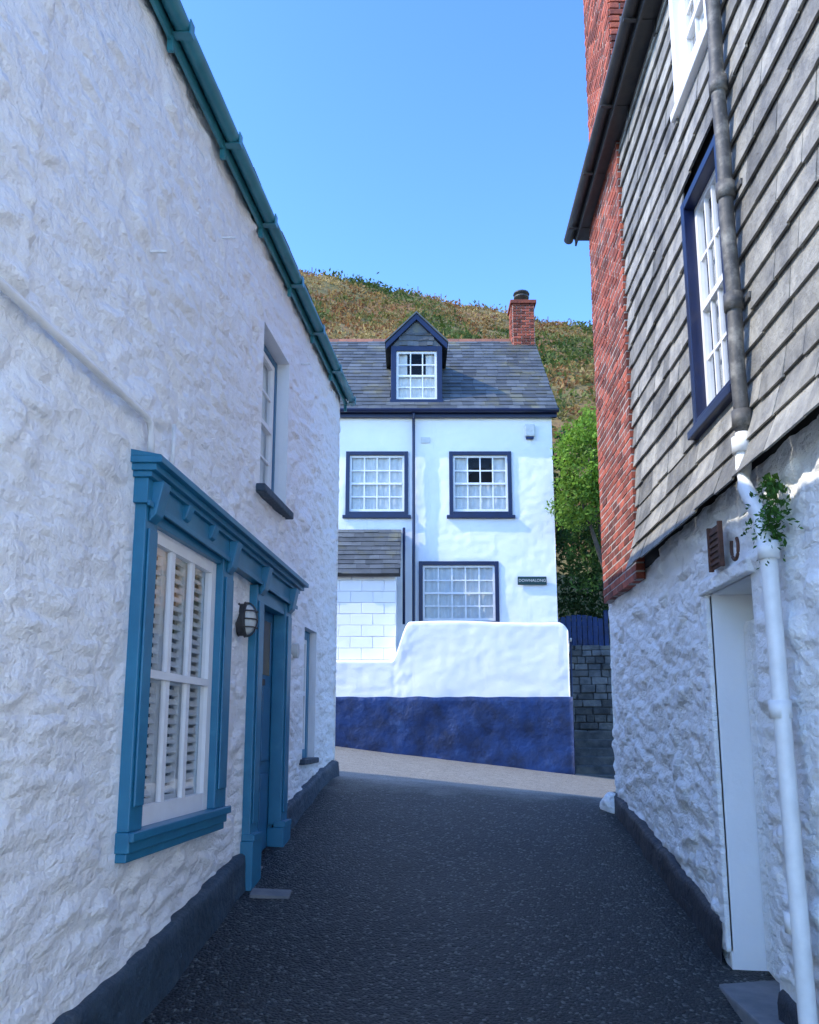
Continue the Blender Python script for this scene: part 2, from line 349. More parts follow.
def PLb(s,t,o): return PL(s,4.08+t*sl_+o*cl_,-6.14+t*cl_-o*sl_)
for i,p in enumerate((PLr,PLb)):
    B(p).box(LS-.15,LE+.12,0,3.57,-.05,0).make("roof_deck",SLATEU,lc)
slates("roof_slates",PLr,LS-.15,LE+.12,0,3.55,.25,.3,SLATER,lc)
B(PL).box(LS-.1,LE+.1,5.74,5.88,-3.12,-2.88).make("ridge_tiles",TERRA,lc)
def gutter(P,s0,s1,z,o,r,m,parent,name="gutter"):
    v=[];f=[];n=10; ss=np.linspace(s0,s1,12)
    for k,s in enumerate(ss):
        for i in range(n+1):
            th=math.pi*i/n; v.append(P(s,z-r*math.sin(th),o+r*math.cos(th)))
        for i in range(n+1):
            th=math.pi*(n-i)/n; v.append(P(s,z-(r-.008)*math.sin(th),o+(r-.008)*math.cos(th)))
    w=2*(n+1)
    for k in range(len(ss)-1):
        for i in range(w): f.append((k*w+i,k*w+(i+1)%w,(k+1)*w+(i+1)%w,(k+1)*w+i))
    f.append(tuple(range(n+1))); f.append(tuple((len(ss)-1)*w+i for i in range(n+1)))
    meshobj(name,v,f,m,parent,True)
gutter(PL,LS-.1,10.15,4.06,.115,.052,TEALG,lc)
B(PL).box(LS-.1,LE+.08,3.97,4.10,.035,.056).make("fascia_board",TEALG,lc)
b=B(PL)
for i in range(10):
    s=1.5+i*.95
    b.box(s-.012,s+.012,3.90,4.04,.03,.062); b.box(s-.03,s+.03,3.995,4.09,.164,.172); b.box(s-.03,s+.03,4.0,4.006,.062,.164)
b.make("gutter_brackets",TEALG,lc)
b=B(PL)
for s,z in((4.35,2.62),(5.5,3.42),(7.9,3.55)): b.box(s-.007,s+.007,z,z+.014,0,.09)
b.make("wall_pins",W_PAINT2,lc)
def plinth(name,P,s0,s1,top,m,parent,o=.035):
    v=[];f=[];n=int((s1-s0)/.06)
    for i in range(n+1):
        s=s0+(s1-s0)*i/n; x=P(s,0,0)[0]; g=zr(x,s); zt=g+top(s)+.02*noise.noise(Vector((s*3,0,1)))
        oo=o+.02*noise.noise(Vector((s*2.5,1,5)))
        v+= [P(s,g-.15,oo+.02),P(s,(g*.6+zt*.4),oo+.008+.02*noise.noise(Vector((s*5,3,2)))),P(s,(g*.25+zt*.75),oo+.004+.02*noise.noise(Vector((s*6,7,2)))),P(s,zt-.015,oo),P(s,zt,oo-.02),P(s,zt+.005,-.06)]
    for i in range(n):
        for k in range(5): f.append((i*6+k,(i+1)*6+k,(i+1)*6+k+1,i*6+k+1))
    meshobj(name,v,f,m,parent,True)
ptop=lambda s: float(np.interp(s,[3,4,6.5,9.4],[.40,.36,.25,.16]))
plinth("plinth",PL,LS,6.42,ptop,PLINTH,lc); plinth("plinth",PL,7.54,LE+.04,ptop,PLINTH,lc)
b=B(PL)
b.box(4.34,4.50,-.50,1.20,-.06,.06); b.box(5.62,5.84,-.50,1.16,-.06,.06)
b.box(4.365,4.475,-.38,1.05,.061,.075); b.box(5.655,5.805,-.38,1.02,.061,.075)
b.box(4.33,5.85,-.60,-.50,-.06,.07); b.box(4.32,5.86,-.545,-.498,.07,.095); b.box(4.34,5.84,-.645,-.601,-.02,.055)
b.box(4.50,5.62,1.10,1.16,-.06,.05)
b.make("window_surround",TEAL,lc,bevel=.006)
def PLc(s,z,o): return PL(s,z+(7.7-s)*.026,o)
b=B(PLc)
b.box(4.31,7.62,1.085,1.22,-.02,.075); b.box(4.29,7.65,1.22,1.25,-.02,.10); b.box(4.27,7.68,1.25,1.285,-.02,.13); b.box(4.25,7.71,1.285,1.32,-.02,.165)
b.hexa([(4.25,1.32,-.02),(7.71,1.32,-.02),(7.71,1.36,-.02),(4.25,1.36,-.02),(4.25,1.32,.16),(7.71,1.32,.16),(7.71,1.326,.16),(4.25,1.326,.16)])
b.box(4.31,7.62,1.07,1.10,.075,.09)
b.make("cornice",TEAL,lc,bevel=.006)
b=B(PLc)
for s in (4.42,4.85,5.30,5.73,6.54,7.43):
    if s in(4.42,5.73,6.54,7.43): b.hexa([(s-.05,1.0,.062),(s+.05,1.0,.062),(s+.05,1.22,.062),(s-.05,1.22,.062),(s-.05,1.04,.10),(s+.05,1.04,.10),(s+.05,1.22,.135),(s-.05,1.22,.135)])
    else: b.hexa([(s-.04,1.12,.062),(s+.04,1.12,.062),(s+.04,1.22,.062),(s-.04,1.22,.062),(s-.04,1.14,.094),(s+.04,1.14,.094),(s+.04,1.22,.12),(s-.04,1.22,.12)])
b.make("cornice_corbels",TEAL,lc,bevel=.006)
window(PL,(4.50,5.62,-.50,1.10),-.01,3,2,lc,TEAL,fw=0,sw=.075,bw=.05,cur=None,sill=False,depth=.25,name="shop_window")
b=B(PL)
for i in range(3):
    x0=4.55+i*.345; x1=x0+.34
    b.box(x0,x0+.05,-.42,1.04,-.070,-.040); b.box(x1-.05,x1,-.42,1.04,-.070,-.040)
    for zz in(-.42,.26,.99): b.box(x0+.05,x1-.05,zz,zz+.05,-.069,-.041)
    z=-.36
    while z<.96:
        if not .20<z<.31: b.hexa([(x0+.05,z+.032,-.068),(x1-.05,z+.032,-.068),(x1-.05,z+.038,-.066),(x0+.05,z+.038,-.066),(x0+.05,z,-.046),(x1-.05,z,-.046),(x1-.05,z+.006,-.042),(x0+.05,z+.006,-.042)])
        z+=.056
b.make("louvre_shutters",SHUT,lc)
b=B(PL)
for s0 in(6.43,7.32):
    g0=zr(-1.2,s0)-.1
    b.box(s0,s0+.20,-.78,1.10,-.05,.06); b.box(s0+.035,s0+.165,-.68,.98,.061,.073); b.box(s0-.02,s0+.22,g0,-.80,-.05,.09); b.box(s0-.012,s0+.212,-.80,-.75,.0,.098)
b.box(6.63,7.32,.98,1.10,-.05,.05); b.make("door_surround",TEAL,lc,bevel=.006)
b=B(PL); b.box(6.61,7.34,-1.05,1.04,-.09,-.052)
for z0,z1 in((-.95,-.35),(-.25,.35)):
    for s0 in(6.71,7.01): b.box(s0,s0+.22,z0,z1,-.055,-.035)
for s0 in(6.71,7.01): b.box(s0-.02,s0,.45,.9,-.055,-.04); b.box(s0+.22,s0+.24,.45,.9,-.055,-.04)
b.make("front_door",TEALD,lc,bevel=.004)
b=B(PL)
for s0 in(6.71,7.01): b.box(s0,s0+.22,.45,.9,-.055,-.048)
b.make("door_glazing",SLATER,lc)
B(PL).box(6.60,7.35,-1.3,-1.04,-.25,.05).make("door_step",STEP,lc,bevel=.01)
B(PL).box(6.80,7.05,.36,.41,-.052,-.030).make("letter_box",IRON,lc)
window(PL,LU,-.14,2,4,lc,TEALD,fw=.06,fo=.03,cur='full',sill=False,depth=.15,name="upper_window")
B(PL).box(LU[0]-.05,LU[1]+.06,LU[2]-.06,LU[2]+.004,-.2,.06).make("upper_window_sill",PLINTH,lc,bevel=.01)
window(PL,LF,-.10,2,4,lc,TEAL,fw=.09,fo=.03,cur='sides',sill=False,depth=.18,name="small_window")
B(PL).box(LF[0]-.04,LF[1]+.05,LF[2]-.05,LF[2]+.004,-.2,.04).make("small_window_sill",PLINTH,lc,bevel=.01)
tube("wall_conduit",[PL(s,1.66-.01*(s-3),.045) for s in np.linspace(LS,4.30,40)]+[PL(4.36,1.63,.045),PL(4.39,1.56,.045),PL(4.39,1.46,.045)],.020,PIPEW,lc)
tube("wall_conduit",[PL(4.72,1.44,.035),PL(4.72,1.75,.035)],.012,PIPEW,lc)
wl=empty("bulkhead_wall_lamp")
def oval(P,s,z,ra,rb,o0,o1,n=24):
    v=[P(s+ra*math.cos(2*math.pi*i/n),z+rb*math.sin(2*math.pi*i/n),o) for o in(o0,o1) for i in range(n)]
    f=[(i,(i+1)%n,n+(i+1)%n,n+i) for i in range(n)]+[tuple(range(n)),tuple(range(n,2*n))]; return v,f
v,f=oval(PL,6.22,.80,.075,.12,-.01,.05); meshobj("lamp_base",v,f,IRON,wl,False,.006)
v,f=oval(PL,6.22,.80,.085,.13,.035,.055); meshobj("lamp_rim",v,f,IRON,wl,False,.004)
v=[];f=[]
for k in range(7):
    t=k/6*math.pi/2
    for i in range(20): v.append(PL(6.22+.07*math.cos(t)*math.cos(i*math.pi/10),.80+.112*math.cos(t)*math.sin(i*math.pi/10),.05+.065*math.sin(t)))
for k in range(6):
    for i in range(20): f.append((k*20+i,k*20+(i+1)%20,(k+1)*20+(i+1)%20,(k+1)*20+i))
meshobj("lamp_glass",v,f,PLASTIC,wl,True)
for dz in(-.06,0,.06):
    tube("lamp_guard",[PL(6.22+.08*math.cos(t),.80+dz,.05+.075*math.sin(t)) for t in np.linspace(0,math.pi,12)],.006,IRON,wl,6)
tube("lamp_guard",[PL(6.22,.80+.125*math.cos(t),.05+.075*math.sin(t)) for t in np.linspace(0,math.pi,12)],.006,IRON,wl,6)
v,f=oval(PL,7.85,.72,.05,.07,-.01,.05); meshobj("door_bell_plaque",v,f,PLASTIC,lc,False,.004)

# ------------------------------------------------------------------ RIGHT HOUSE
rh=empty("slate_hung_house")
RS=1.5
RD=(4.80,5.55,-1.62,.88)
relief("ground_floor_wall",PR,RS,8.9,-2.0,1.46,.027,[RD],rubble(11.3,1.25,3.0,6.5),W_PAINT2,rh)
reveal(PR,RD,.28,W_SMOOTH,rh)
RW=(4.72,5.52,2.0,3.68); RX=(4.72,5.50,4.45,5.45)
B(PR).box(RS+.01,8.85,-2.4,1.4,-6,-.30).make("house_body",W_SMOOTH,rh)
b=B(PR)
for (s0,s1,z0,z1) in ((RS,4.72,1.4,5.65),(5.52,8.88,1.4,5.65),(4.72,5.52,1.4,2.0),(4.72,5.52,3.68,4.45),(4.72,5.52,5.45,5.65)): b.box(s0,s1,z0,z1,-.3,-.02)
b.box(RS,8.88,1.4,5.65,-6,-.301)
b.make("upper_wall",SLATEU,rh)
relief("far_gable_wall",lambda s,z,o:(2.1+s,8.9+o,z),0,6,-2,5.6,.1,[],rubble(15),W_PAINT2,rh)
fl=lambda z: .11*max(0,1-(z-1.38)/.55)**1.6+.01
slates("hung_slates",PR,RS,7.30,1.38,5.62,.185,.36,SLATEW,rh,holes=[RW,RX],off=fl,th=.016,lift=.032,vary=.5,jit=.009)
bricks("brick_pier",PR,7.30,8.80,1.30,5.6,-.02,.06,rh)
bricks("chimney_bricks",PR,7.5,8.75,5.7,8.6,-.02,.03,rh,core=False)
B(PR).box(7.51,8.74,5.6,8.6,-.65,.024).make("chimney_core",MORTAR,rh)
bricks("chimney_bricks",lambda s,z,o:(PR(7.5,0,.02)[0]+s,7.505-o,z),0,.66,5.7,8.6,-.02,.02,rh,core=False)
window(PR,RW,-.05,4,4,rh,NAVY,fw=.065,fo=.10,cur='sides',sill=False,depth=.20,name="sash_window",bw=.022)
B(PR).box(RW[0]-.02,RW[1]+.02,RW[2]-.06,RW[2]-.002,-.1,.09).make("window_sill",NAVY,rh,bevel=.008)
window(PR,RX,-.05,3,4,rh,W_WOOD,fw=.07,fo=.10,cur='sides',sill=True,depth=.20,name="attic_window",bw=.022)
c_,s_=math.cos(.35),math.sin(.35)
def PRr(s,t,o): return PR(s,5.66+t*s_+o*c_,.20-t*c_+o*s_)
def PRb(s,t,o): return PR(s,5.66+t*s_+o*c_,-6.20+t*c_-o*s_)
B(PRr).box(RS-.1,9.05,0,3.41,-.06,0).make("roof_deck",SLATEU,rh)
B(PRb).box(RS-.1,9.05,0,3.41,-.06,0).make("roof_deck",SLATEU,rh)
slates("roof_slates",PRr,RS-.1,9.05,0,3.38,.25,.3,SLATER,rh)
b=B(PR); b.quad((8.9,5.62,0),(8.9,5.62,-6),(8.9,6.72,-3)); b.quad((RS,5.62,0),(RS,5.62,-6),(RS,6.72,-3)); b.quad((RS,-2.4,.0),(RS,5.65,0),(RS,5.65,-6),(RS,-2.4,-6)); b.make("gable",W_PAINT2,rh)
B(PR).box(RS-.05,9.0,5.57,5.60,.0,.16).make("soffit",IRON,rh)
B(PR).box(RS-.08,9.03,5.52,5.66,.161,.18).make("fascia_board",IRON,rh)
gutter(PR,RS-.1,9.1,5.64,.24,.055,IRON,rh)
b=B(PR)
for i in range(8): s=2.1+i*.95; b.box(s-.02,s+.02,5.44,5.565,.02,.05); b.box(s-.015,s+.015,5.565,5.58,.05,.29)
b.make("gutter_brackets",IRON,rh)
plinth("plinth",PR,RS,4.74,lambda s:.26,BLACKP,rh); plinth("plinth",PR,5.6,8.95,lambda s: float(np.interp(s,[5.6,8.9],[.26,.16])),BLACKP,rh)
b=B(PR); b.box(4.80,5.55,-1.5,.70,-.26,-.22)
for i in range(6): b.box(4.81+i*.123,4.81+i*.123+.115,-1.45,.68,-.22,-.205)
b.make("plank_door",W_PAINT2,rh,bevel=.004)
b=B(PR); b.hexa([(4.72,.88,-.02),(5.64,.88,-.02),(5.64,1.02,-.02),(4.72,1.02,-.02),(4.72,.88,.05),(5.64,.88,.05),(5.64,.96,.05),(4.72,.96,.05)]); b.box(5.55,5.66,-1.35,.878,-.02,.03); b.make("door_lintel",W_PAINT2,rh,bevel=.01)
zs=zr(1.9,5.1)
B(PR).box(4.62,5.62,zs-.2,zs+.05,-.25,.16).make("door_step",STEP,rh,bevel=.015)
b=B(PR); b.box(5.02,5.22,.98,1.24,.07,.085)
for k in range(6): b.box(5.035,5.205,1.0+k*.038,1.02+k*.038,.085,.095)
b.box(5.01,5.03,.97,1.25,.07,.10); b.box(5.21,5.23,.97,1.25,.07,.10)
b.make("wall_vent_grille",RUST,None,bevel=.003)
hs=[PR(4.72+.055*math.sin(t),1.02-.07*math.cos(t),.11) for t in np.linspace(-2.3,2.3,20)]
tube("horseshoe",hs,.010,RUST,None,8)
dp=empty("drainpipe")
up=[PR(4.50,z,.10+.004*math.sin(z*7)) for z in np.linspace(5.52,1.62,24)]
tube("upper_pipe",[PR(4.5,5.60,.24),PR(4.5,5.56,.16)]+up,.042,IRONW,dp,16)
for z in (1.7,2.4,3.1,3.8,4.5,5.2):
    tube("pipe_collar",[PR(4.5,z-.05,.10),PR(4.5,z+.05,.10)],.054,IRONW,dp,16)
    B(PR).box(4.40,4.60,z-.02,z+.02,.01,.05).make("pipe_ear",IRONW,dp,bevel=.005)
tube("lower_pipe",[PR(4.50,1.62,.10),PR(4.50,1.42,.11),PR(4.47,1.30,.12),PR(4.32,1.12,.12),PR(4.27,.98,.115)]+[PR(4.25-.05*(0.98-z)/2,z,.11) for z in np.linspace(.85,-1.5,14)],.042,PIPEW,dp,16)
for z in(1.55,.90,.1,-.9):
    s=4.5 if z>1.4 else 4.24; tube("pipe_collar",[PR(s,z-.045,.11),PR(s,z+.045,.11)],.054,PIPEW,dp,16)
C=[];S=[];K=[]
for i in range(34):
    th=R(0,6.28); ln=R(.10,.22); base_=np.array(PR(4.22+R(-.05,.10),1.14+R(-.20,.16),.06))
    d=np.array([-abs(math.cos(th))*.7,math.sin(th),R(-.1,.6)])
    for k in range(16):
        t=k/15; p=base_+d*ln*t+np.array([0,0,-.18*t*t]); 
        C.append(p+np.random.normal(size=3)*.010); S.append(.022*(1.2-t*.6)); K.append(np.array([.05,.13,.022])*R(.5,1.6))
foliage("wall_fern",np.array(C),np.array(S),np.array(K),LEAF)

# ------------------------------------------------------------------ added unseen cottage behind the viewpoint, bounces sunlight into the alley
nc=empty("added_bounce_cottage")
B(PW).box(2.6,8,-2.4,3.6,-1.0,9.0).make("walls",W_SMOOTH,nc)
b=B(PW)
for y in(-6.5,-2.5):
    for z in(-.6,1.7):
        b.box(2.57,2.62,z,z+1.1,-(y+1.0),-y)
b.make("windows",SLATER,nc)
b=B(PW)
for y in(-6.5,-2.5):
    for z in(-.6,1.7):
        b.box(2.54,2.59,z+.52,z+.57,-(y+1.0),-y); b.box(2.54,2.59,z-.06,z,-(y+1.05),-(y-.05))
        b.box(2.545,2.59,z,z+.52,-(y+.52),-(y+.48)); b.box(2.545,2.59,z+.57,z+1.1,-(y+.52),-(y+.48))
b.make("window_bars",W_WOOD,nc)
v=[(2.3,-9.2,3.5),(8.3,-9.2,3.5),(5.3,-9.2,5.3),(2.3,1.1,3.5),(8.3,1.1,3.5),(5.3,1.1,5.3)]
meshobj("roof",v,[(0,1,2),(3,5,4),(0,2,5,3),(1,4,5,2),(0,3,4,1)],SLATER,nc)

# ------------------------------------------------------------------ FAR HOUSE
fh=empty("whitewashed_house")
HX=3.16
W1=(-1.40,-.03,4.60,6.05); W2=(.87,2.24,4.60,6.05); W3=(.20,1.92,2.20,3.58)
def hfar(a,z): return .02*noise.noise(Vector((a*.7,z*.7,2)))+.010*noise.noise(Vector((a*2.6,z*3.2,5)))+.009*noise.noise(Vector((a*8,z*9,7)))
relief("front_wall",PF,-4,HX,-1.2,7.0,.05,[W1,W2,W3],hfar,W_SMOOTH,fh)
relief("side_wall",lambda s,z,o:(HX+o,18+s,z),0,6,-1.2,7.0,.15,[],hfar,W_SMOOTH,fh)
B(PF).box(-4,HX-.05,-1.2,6.98,-6,-.32).make("house_body",W_SMOOTH,fh)
b=B(PW); b.quad((HX-.01,7,-18),(HX-.01,7,-24),(HX-.01,10,-21)); b.quad((-4,7,-18),(-4,7,-24),(-4,10,-21)); b.quad((-4,-1.2,-18),(-4,7,-18),(-4,7,-24),(-4,-1.2,-24)); b.make("gable",W_SMOOTH,fh)
for q in(W1,W2,W3): reveal(PF,q,.3,W_SMOOTH,fh,e=.004)
window(PF,W1,-.03,4,4,fh,NAVY,fw=.085,fo=.07,cur='full',name="window",bw=.028); window(PF,W2,-.03,4,4,fh,NAVY,fw=.085,fo=.07,cur='half',name="window",bw=.028); window(PF,W3,-.03,5,4,fh,NAVY,fw=.085,fo=.07,cur='full',name="window",bw=.028)
c2,s2=math.cos(math.pi/4),math.sin(math.pi/4)
def PFr(s,t,o): return (s,17.85+t*c2-o*s2,6.98+t*s2+o*c2)
def PFb(s,t,o): return (s,24.15-t*c2+o*s2,6.98+t*s2+o*c2)
RXE=HX+.13
B(PFr).box(-4.1,RXE,0,4.45,-.08,0).make("roof_deck",SLATEU,fh); B(PFb).box(-4.1,RXE,0,4.45,-.08,0).make("roof_deck",SLATEU,fh)
slates("roof_slates",PFr,-4.1,RXE,0,4.42,.21,.28,SLATER,fh,vary=.15,holes=[(-.42,.74,.55,2.2)])
slates("roof_slates",PFb,-4.1,RXE,0,4.42,.3,.4,SLATER,fh,vary=.15)
b=B(PW)
for i in range(17):
    a=-4.1+i*.45
    if a+.44<RXE+.1: b.hexa([(a,10.02,-20.87),(a+.44,10.02,-20.87),(a+.44,10.17,-21.0),(a,10.17,-21.0),(a,10.02,-21.13),(a+.44,10.02,-21.13),(a+.44,10.17,-21.01),(a,10.17,-21.01)])
b.make("ridge_tiles",TERRA,fh)
gutter(PF,-4.1,RXE,6.96,.20,.07,NAVY,fh); B(PF).box(-4.05,RXE-.03,6.82,6.96,.03,.12).make("fascia_board",NAVY,fh)
tube("rainwater_pipe",[PF(.09,6.88,.2),PF(.09,6.75,.09)]+[PF(.09,z,.09) for z in np.linspace(6.6,.6,10)],.035,NAVY,fh,10)
tube("rainwater_pipe",[PF(-.12,4.3,.10),PF(-.12,3.6,.14),PF(-.12,2.2,.14)],.03,NAVY,fh,10)
b=B(PF)
b.box(.25,.45,6.25,6.38,0,.02)
b.make("air_vents",PLASTIC,fh)
B(PF).box(2.55,2.77,6.38,6.66,.0,.10).make("alarm_box",PLASTIC,fh,bevel=.02)
B(PF).box(2.58,2.74,6.33,6.376,.01,.08).make("alarm_box_base",BLUEW,fh)
X0,X1,DY=-.42,.74,18.15
def PD(s,z,o): return (s,DY-o,z)
b=B(PD); b.box(X0,X0+.12,7.3,8.62,-.15,0); b.box(X1-.12,X1,7.3,8.62,-.15,0); b.box(X0+.12,X1-.12,8.5,8.62,-.15,-.003); b.box(X0-.02,X1+.02,7.22,7.32,-.15,.05); b.make("dormer_frame",NAVY,fh,bevel=.006)
xm=(X0+X1)/2
b=B(PD)
for x in(X0+.01,X1-.04): b.box(x,x+.03,7.2,8.62,-1.7,-.15)
b.make("dormer_cheeks",SLATER,fh)
window(PD,(X0+.12,X1-.12,7.32,8.5),-.06,3,4,fh,NAVY,fw=0,sw=.05,cur='half',sill=False,depth=.5,name="dormer_window",bw=.026)
B(PD).quad((X0,8.60,-.02),(X1,8.60,-.02),(xm,9.25,-.02)).make("dormer_gable",SLATER,fh)
slates("dormer_gable_slates",PD,X0+.18,X1-.18,8.63,8.92,.12,.16,SLATER,fh,off=lambda z:-.02)
b=B(PD)
for sg,xe in((-1,X0-.12),(1,X1+.12)):
    b.hexa([(xe,8.52,.0),(xm,9.24,.0),(xm,9.38,.0),(xe,8.66,.0),(xe,8.52,.06),(xm,9.24,.06),(xm,9.38,.06),(xe,8.66,.06)])
b.make("dormer_bargeboards",NAVY,fh)
b=B(PD)
for xe in(X0-.14,X1+.14):
    b.hexa([(xe,8.67,.09),(xm,9.39,.09),(xm,9.43,.09),(xe,8.71,.09),(xe,8.67,-2.2),(xm,9.39,-2.2),(xm,9.43,-2.2),(xe,8.71,-2.2)])
b.make("dormer_roof",SLATER,fh)
bricks("chimney_stack",lambda s,z,o:(s,20.7-o,z),2.70,3.26,9.5,11.0,-.02,.02,fh,core=False)
bricks("chimney_stack",lambda s,z,o:(2.69-o,20.72+s,z),0,.56,9.5,11.0,-.02,.02,fh,core=False)
B(PW).box(2.695,3.265,9.4,10.98,-21.3,-20.705).make("chimney_core",MORTAR,fh)
B(PW).box(2.64,3.32,11.0,11.1,-21.36,-20.64).make("chimney_cap",BRICK,fh,bevel=.01)
tube("chimney_pot",[(2.98,21,11.08),(2.98,21,11.3),(2.98,21,11.31),(2.98,21,11.36)],.13,IRON,fh,14,rad=[.15,.12,.2,.2])
tube("chimney_cowl",[(2.98,21,11.36),(2.98,21,11.42)],.22,IRON,fh,14,rad=[.1,.1])
tube("chimney_cowl",[(2.98,21,11.42),(2.98,21,11.47)],.22,IRON,fh,14,rad=[.22,.2])
b=B(PW); b.box(-5,-.27,-1,3.05,-18,-16.62); b.make("lean_to_wall",W_SMOOTH,fh)
bb=B(lambda s,z,o:(s,16.6-o,z)); z=.9; r=0
while z<3.0:
    a=-4.9-(.22 if r%2 else 0)
    while a<-.27:
        l=a; q=min(a+.44,-.26)
        if q-l>.05: bb.box(l+.003,q-.003,z+.003,min(z+.222,3.04),-.03,.006+R(-.002,.003),.002)
        a+=.44
    z+=.225; r+=1
bb.make("lean_to_blockwork",W_SMOOTH,fh,bevel=.008)
aa=math.atan2(1.2,1.45); c3,s3=math.cos(aa),math.sin(aa)
def PT(s,t,o): return (s,16.45+t*c3-o*s3,3.02+t*s3+o*c3)
B(PT).box(-5,-.18,0,1.95,-.06,0).make("lean_to_roof_deck",SLATEU,fh)
slates("lean_to_slates",PT,-5,-.18,0,1.95,.2,.27,SLATER,fh)
b=B(PW); b.quad((-.27,3.0,-16.6),(-.27,3.0,-18),(-.27,4.25,-18)); b.make("lean_to_cheek",W_SMOOTH,fh)
sg=empty("house_name_sign")
B(PF).box(2.32,2.94,3.06,3.24,.03,.06).make("board",SIGNM,sg,bevel=.006)
cu=bpy.data.curves.new("lettering",'FONT'); cu.body="DOWNALONG"; cu.size=.085; cu.align_x='CENTER'; cu.align_y='CENTER'; cu.extrude=.002
t=link(bpy.data.objects.new("lettering",cu),sg); t.location=(2.63,17.935,3.15); t.rotation_euler=(math.pi/2,0,0); cu.materials.append(PLASTIC)

# ------------------------------------------------------------------ GARDEN WALL
gw=empty("garden_wall")
def topz(x):
    if x<-.35: return 1.32
    if x<.0: t=(x+.35)/.35; return 1.32+.74*(t*t*(3-2*t))
    z=2.07+.02*math.sin(x*2)
    if x>2.88: z-= .14*((x-2.88)/.17)**2
    return z
S=list(np.arange(-5,-.36,.08))+list(np.arange(-.36,.06,.02))+list(np.arange(.06,2.84,.07))+list(np.linspace(2.85,3.05,8))
v=[];f=[]
NZ=30
def gh(x,z): return .022*noise.noise(Vector((x*1.1,z*1.3,4)))+.010*noise.noise(Vector((x*4,z*4,6)))+.009*noise.noise(Vector((x*9,z*9,6)))
for x in S:
    t=topz(x)
    for k in range(NZ): 
        z=.50+(t-.05-.50)*k/(NZ-1); v.append((x,16.28-gh(x,z),z))
    for k in range(1,9):
        a=math.pi*k/8; v.append((x,16.28+.16-.16*math.cos(a)-gh(x,t)*(1-k/8),t-.05+.05*math.sin(a)))
    v.append((x,16.60,.0))
n=NZ+9
for i in range(len(S)-1):
    for k in range(n-1): f.append((i*n+k,(i+1)*n+k,(i+1)*n+k+1,i*n+k+1))
f.append(tuple(range((len(S)-1)*n,len(S)*n)))
meshobj("rendered_wall",v,f,W_SMOOTH,gw,True)
B(PW).box(2.74,3.03,-1.2,1.7,-18.0,-16.5).make("wall_return",W_SMOOTH,gw,bevel=.04)
v=[];f=[];S=np.arange(-5,3.16,.08)
for x in S:
    g=zr(x,16.2); t=.615+.02*noise.noise(Vector((x*3,0,0)))
    for k in range(16):
        z=g-.2+(t-g+.2)*k/15; v.append((x,16.22-.05*noise.noise(Vector((x*1.5,z*2,4)))-.022*noise.noise(Vector((x*5,z*6,6)))-(.05 if k==0 else 0),z))
    v.append((x,16.32,t+.004))
n=17
for i in range(len(S)-1):
    for k in range(n-1): f.append((i*n+k,(i+1)*n+k,(i+1)*n+k+1,i*n+k+1))
f.append(tuple(range((len(S)-1)*n,len(S)*n)))
meshobj("blue_base",v,f,BLUEW,gw,True)
B(PW).box(3.04,3.09,-1.2,.6,-18,-16.25).make("blue_base_return",BLUEW,gw)
hr=empty("handrail")
tube("rail",[(3.14,16.5,1.75),(3.24,17.6,1.35),(3.30,18.4,1.1)],.02,PIPEW,hr,8)
for x,y,z in((3.15,16.6,1.7),(3.24,17.6,1.35),(3.3,18.4,1.1)): tube("post",[(x,y,z),(x,y,-.9)],.018,NAVY,hr,8)
gt=empty("blue_garden_gate")
b=B(lambda s,z,o:(s,19.0-o,z))
for i in range(9): b.box(3.28+i*.12,3.385+i*.12,1.85,2.45+.10*math.sin(math.pi*(i+.5)/9),0,.03)
b.box(3.26,4.36,2.0,2.1,-.04,-.001); b.box(3.26,4.36,2.3,2.4,-.04,-.001)
b.box(3.18,3.265,1.5,2.65,-.05,.05); b.box(4.37,4.46,1.5,2.65,-.05,.05)
b.make("planks",BLUEW,gt,bevel=.005)
def rub(name,P,s0,s1,z0,z1,parent):
    b=B(P); z=z0
    while z<z1:
        h=R(.10,.2); a=s0-R(0,.2)
        while a<s1:
            w=R(.16,.42); 
            if min(a+w,s1)-max(a,s0)>.05: b.box(max(a,s0)+.008,min(a+w,s1)-.008,z+.008,z+h-.006,-.1,.03+R(-.02,.035),.012)
            a+=w
        z+=h
    b.make(name,STONE,parent,bevel=.015)
sw=empty("rubble_stone_wall")
PS=lambda s,z,o:(s,19.4-o,z)
rub("stones",PS,3.2,9,-1.3,2.3,sw)
B(PS).box(3.2,9,-1.5,2.28,-.5,0).make("wall_core",SLATEU,sw)
rub("stones",lambda s,z,o:(s,18.9-o,z),3.3,4.9,-1.3,1.8,sw)
B(PW).box(3.3,4.9,-1.5,1.8,-19.3,-18.9).make("wall_core",SLATEU,sw)
st=empty("stone_steps")
for i in range(6):
    B(PW).box(3.3,4.8,-1.4,-.88+i*.17,-18.88,-(17.2+i*.28)).make("step",STONE,st,bevel=.02)
def blob(n,c,r,col,size,seed,low=0):
    C=[];K=[];S=[]
    while len(C)<n:
        d=np.random.normal(size=3); d/=np.linalg.norm(d); q=noise.noise(Vector(d*1.8)+Vector((seed,0,0)))
        rad=(.45+.55*random.random()**.5)*(1+.5*q)
        if noise.noise(Vector(d*4)+Vector((seed,3,0)))<-.25 and rad>.7: continue
        p=np.array(c)+d*np.array(r)*rad
        C.append(p); cl=.9+.6*noise.noise(Vector(p*2.2)); K.append(np.array(col)*max(.4,cl)*R(.7,1.35)); S.append(size*R(.6,1.3))
    return C,S,K
def plantmesh(name,blobs,parent=None):
    C=[];S=[];K=[]
    for bl in blobs:
        a,b_,c=blob(*bl); C+=a;S+=b_;K+=c
    return foliage(name,np.array(C),np.array(S),np.array(K),LEAF,parent)
tr=empty("green_shrub")
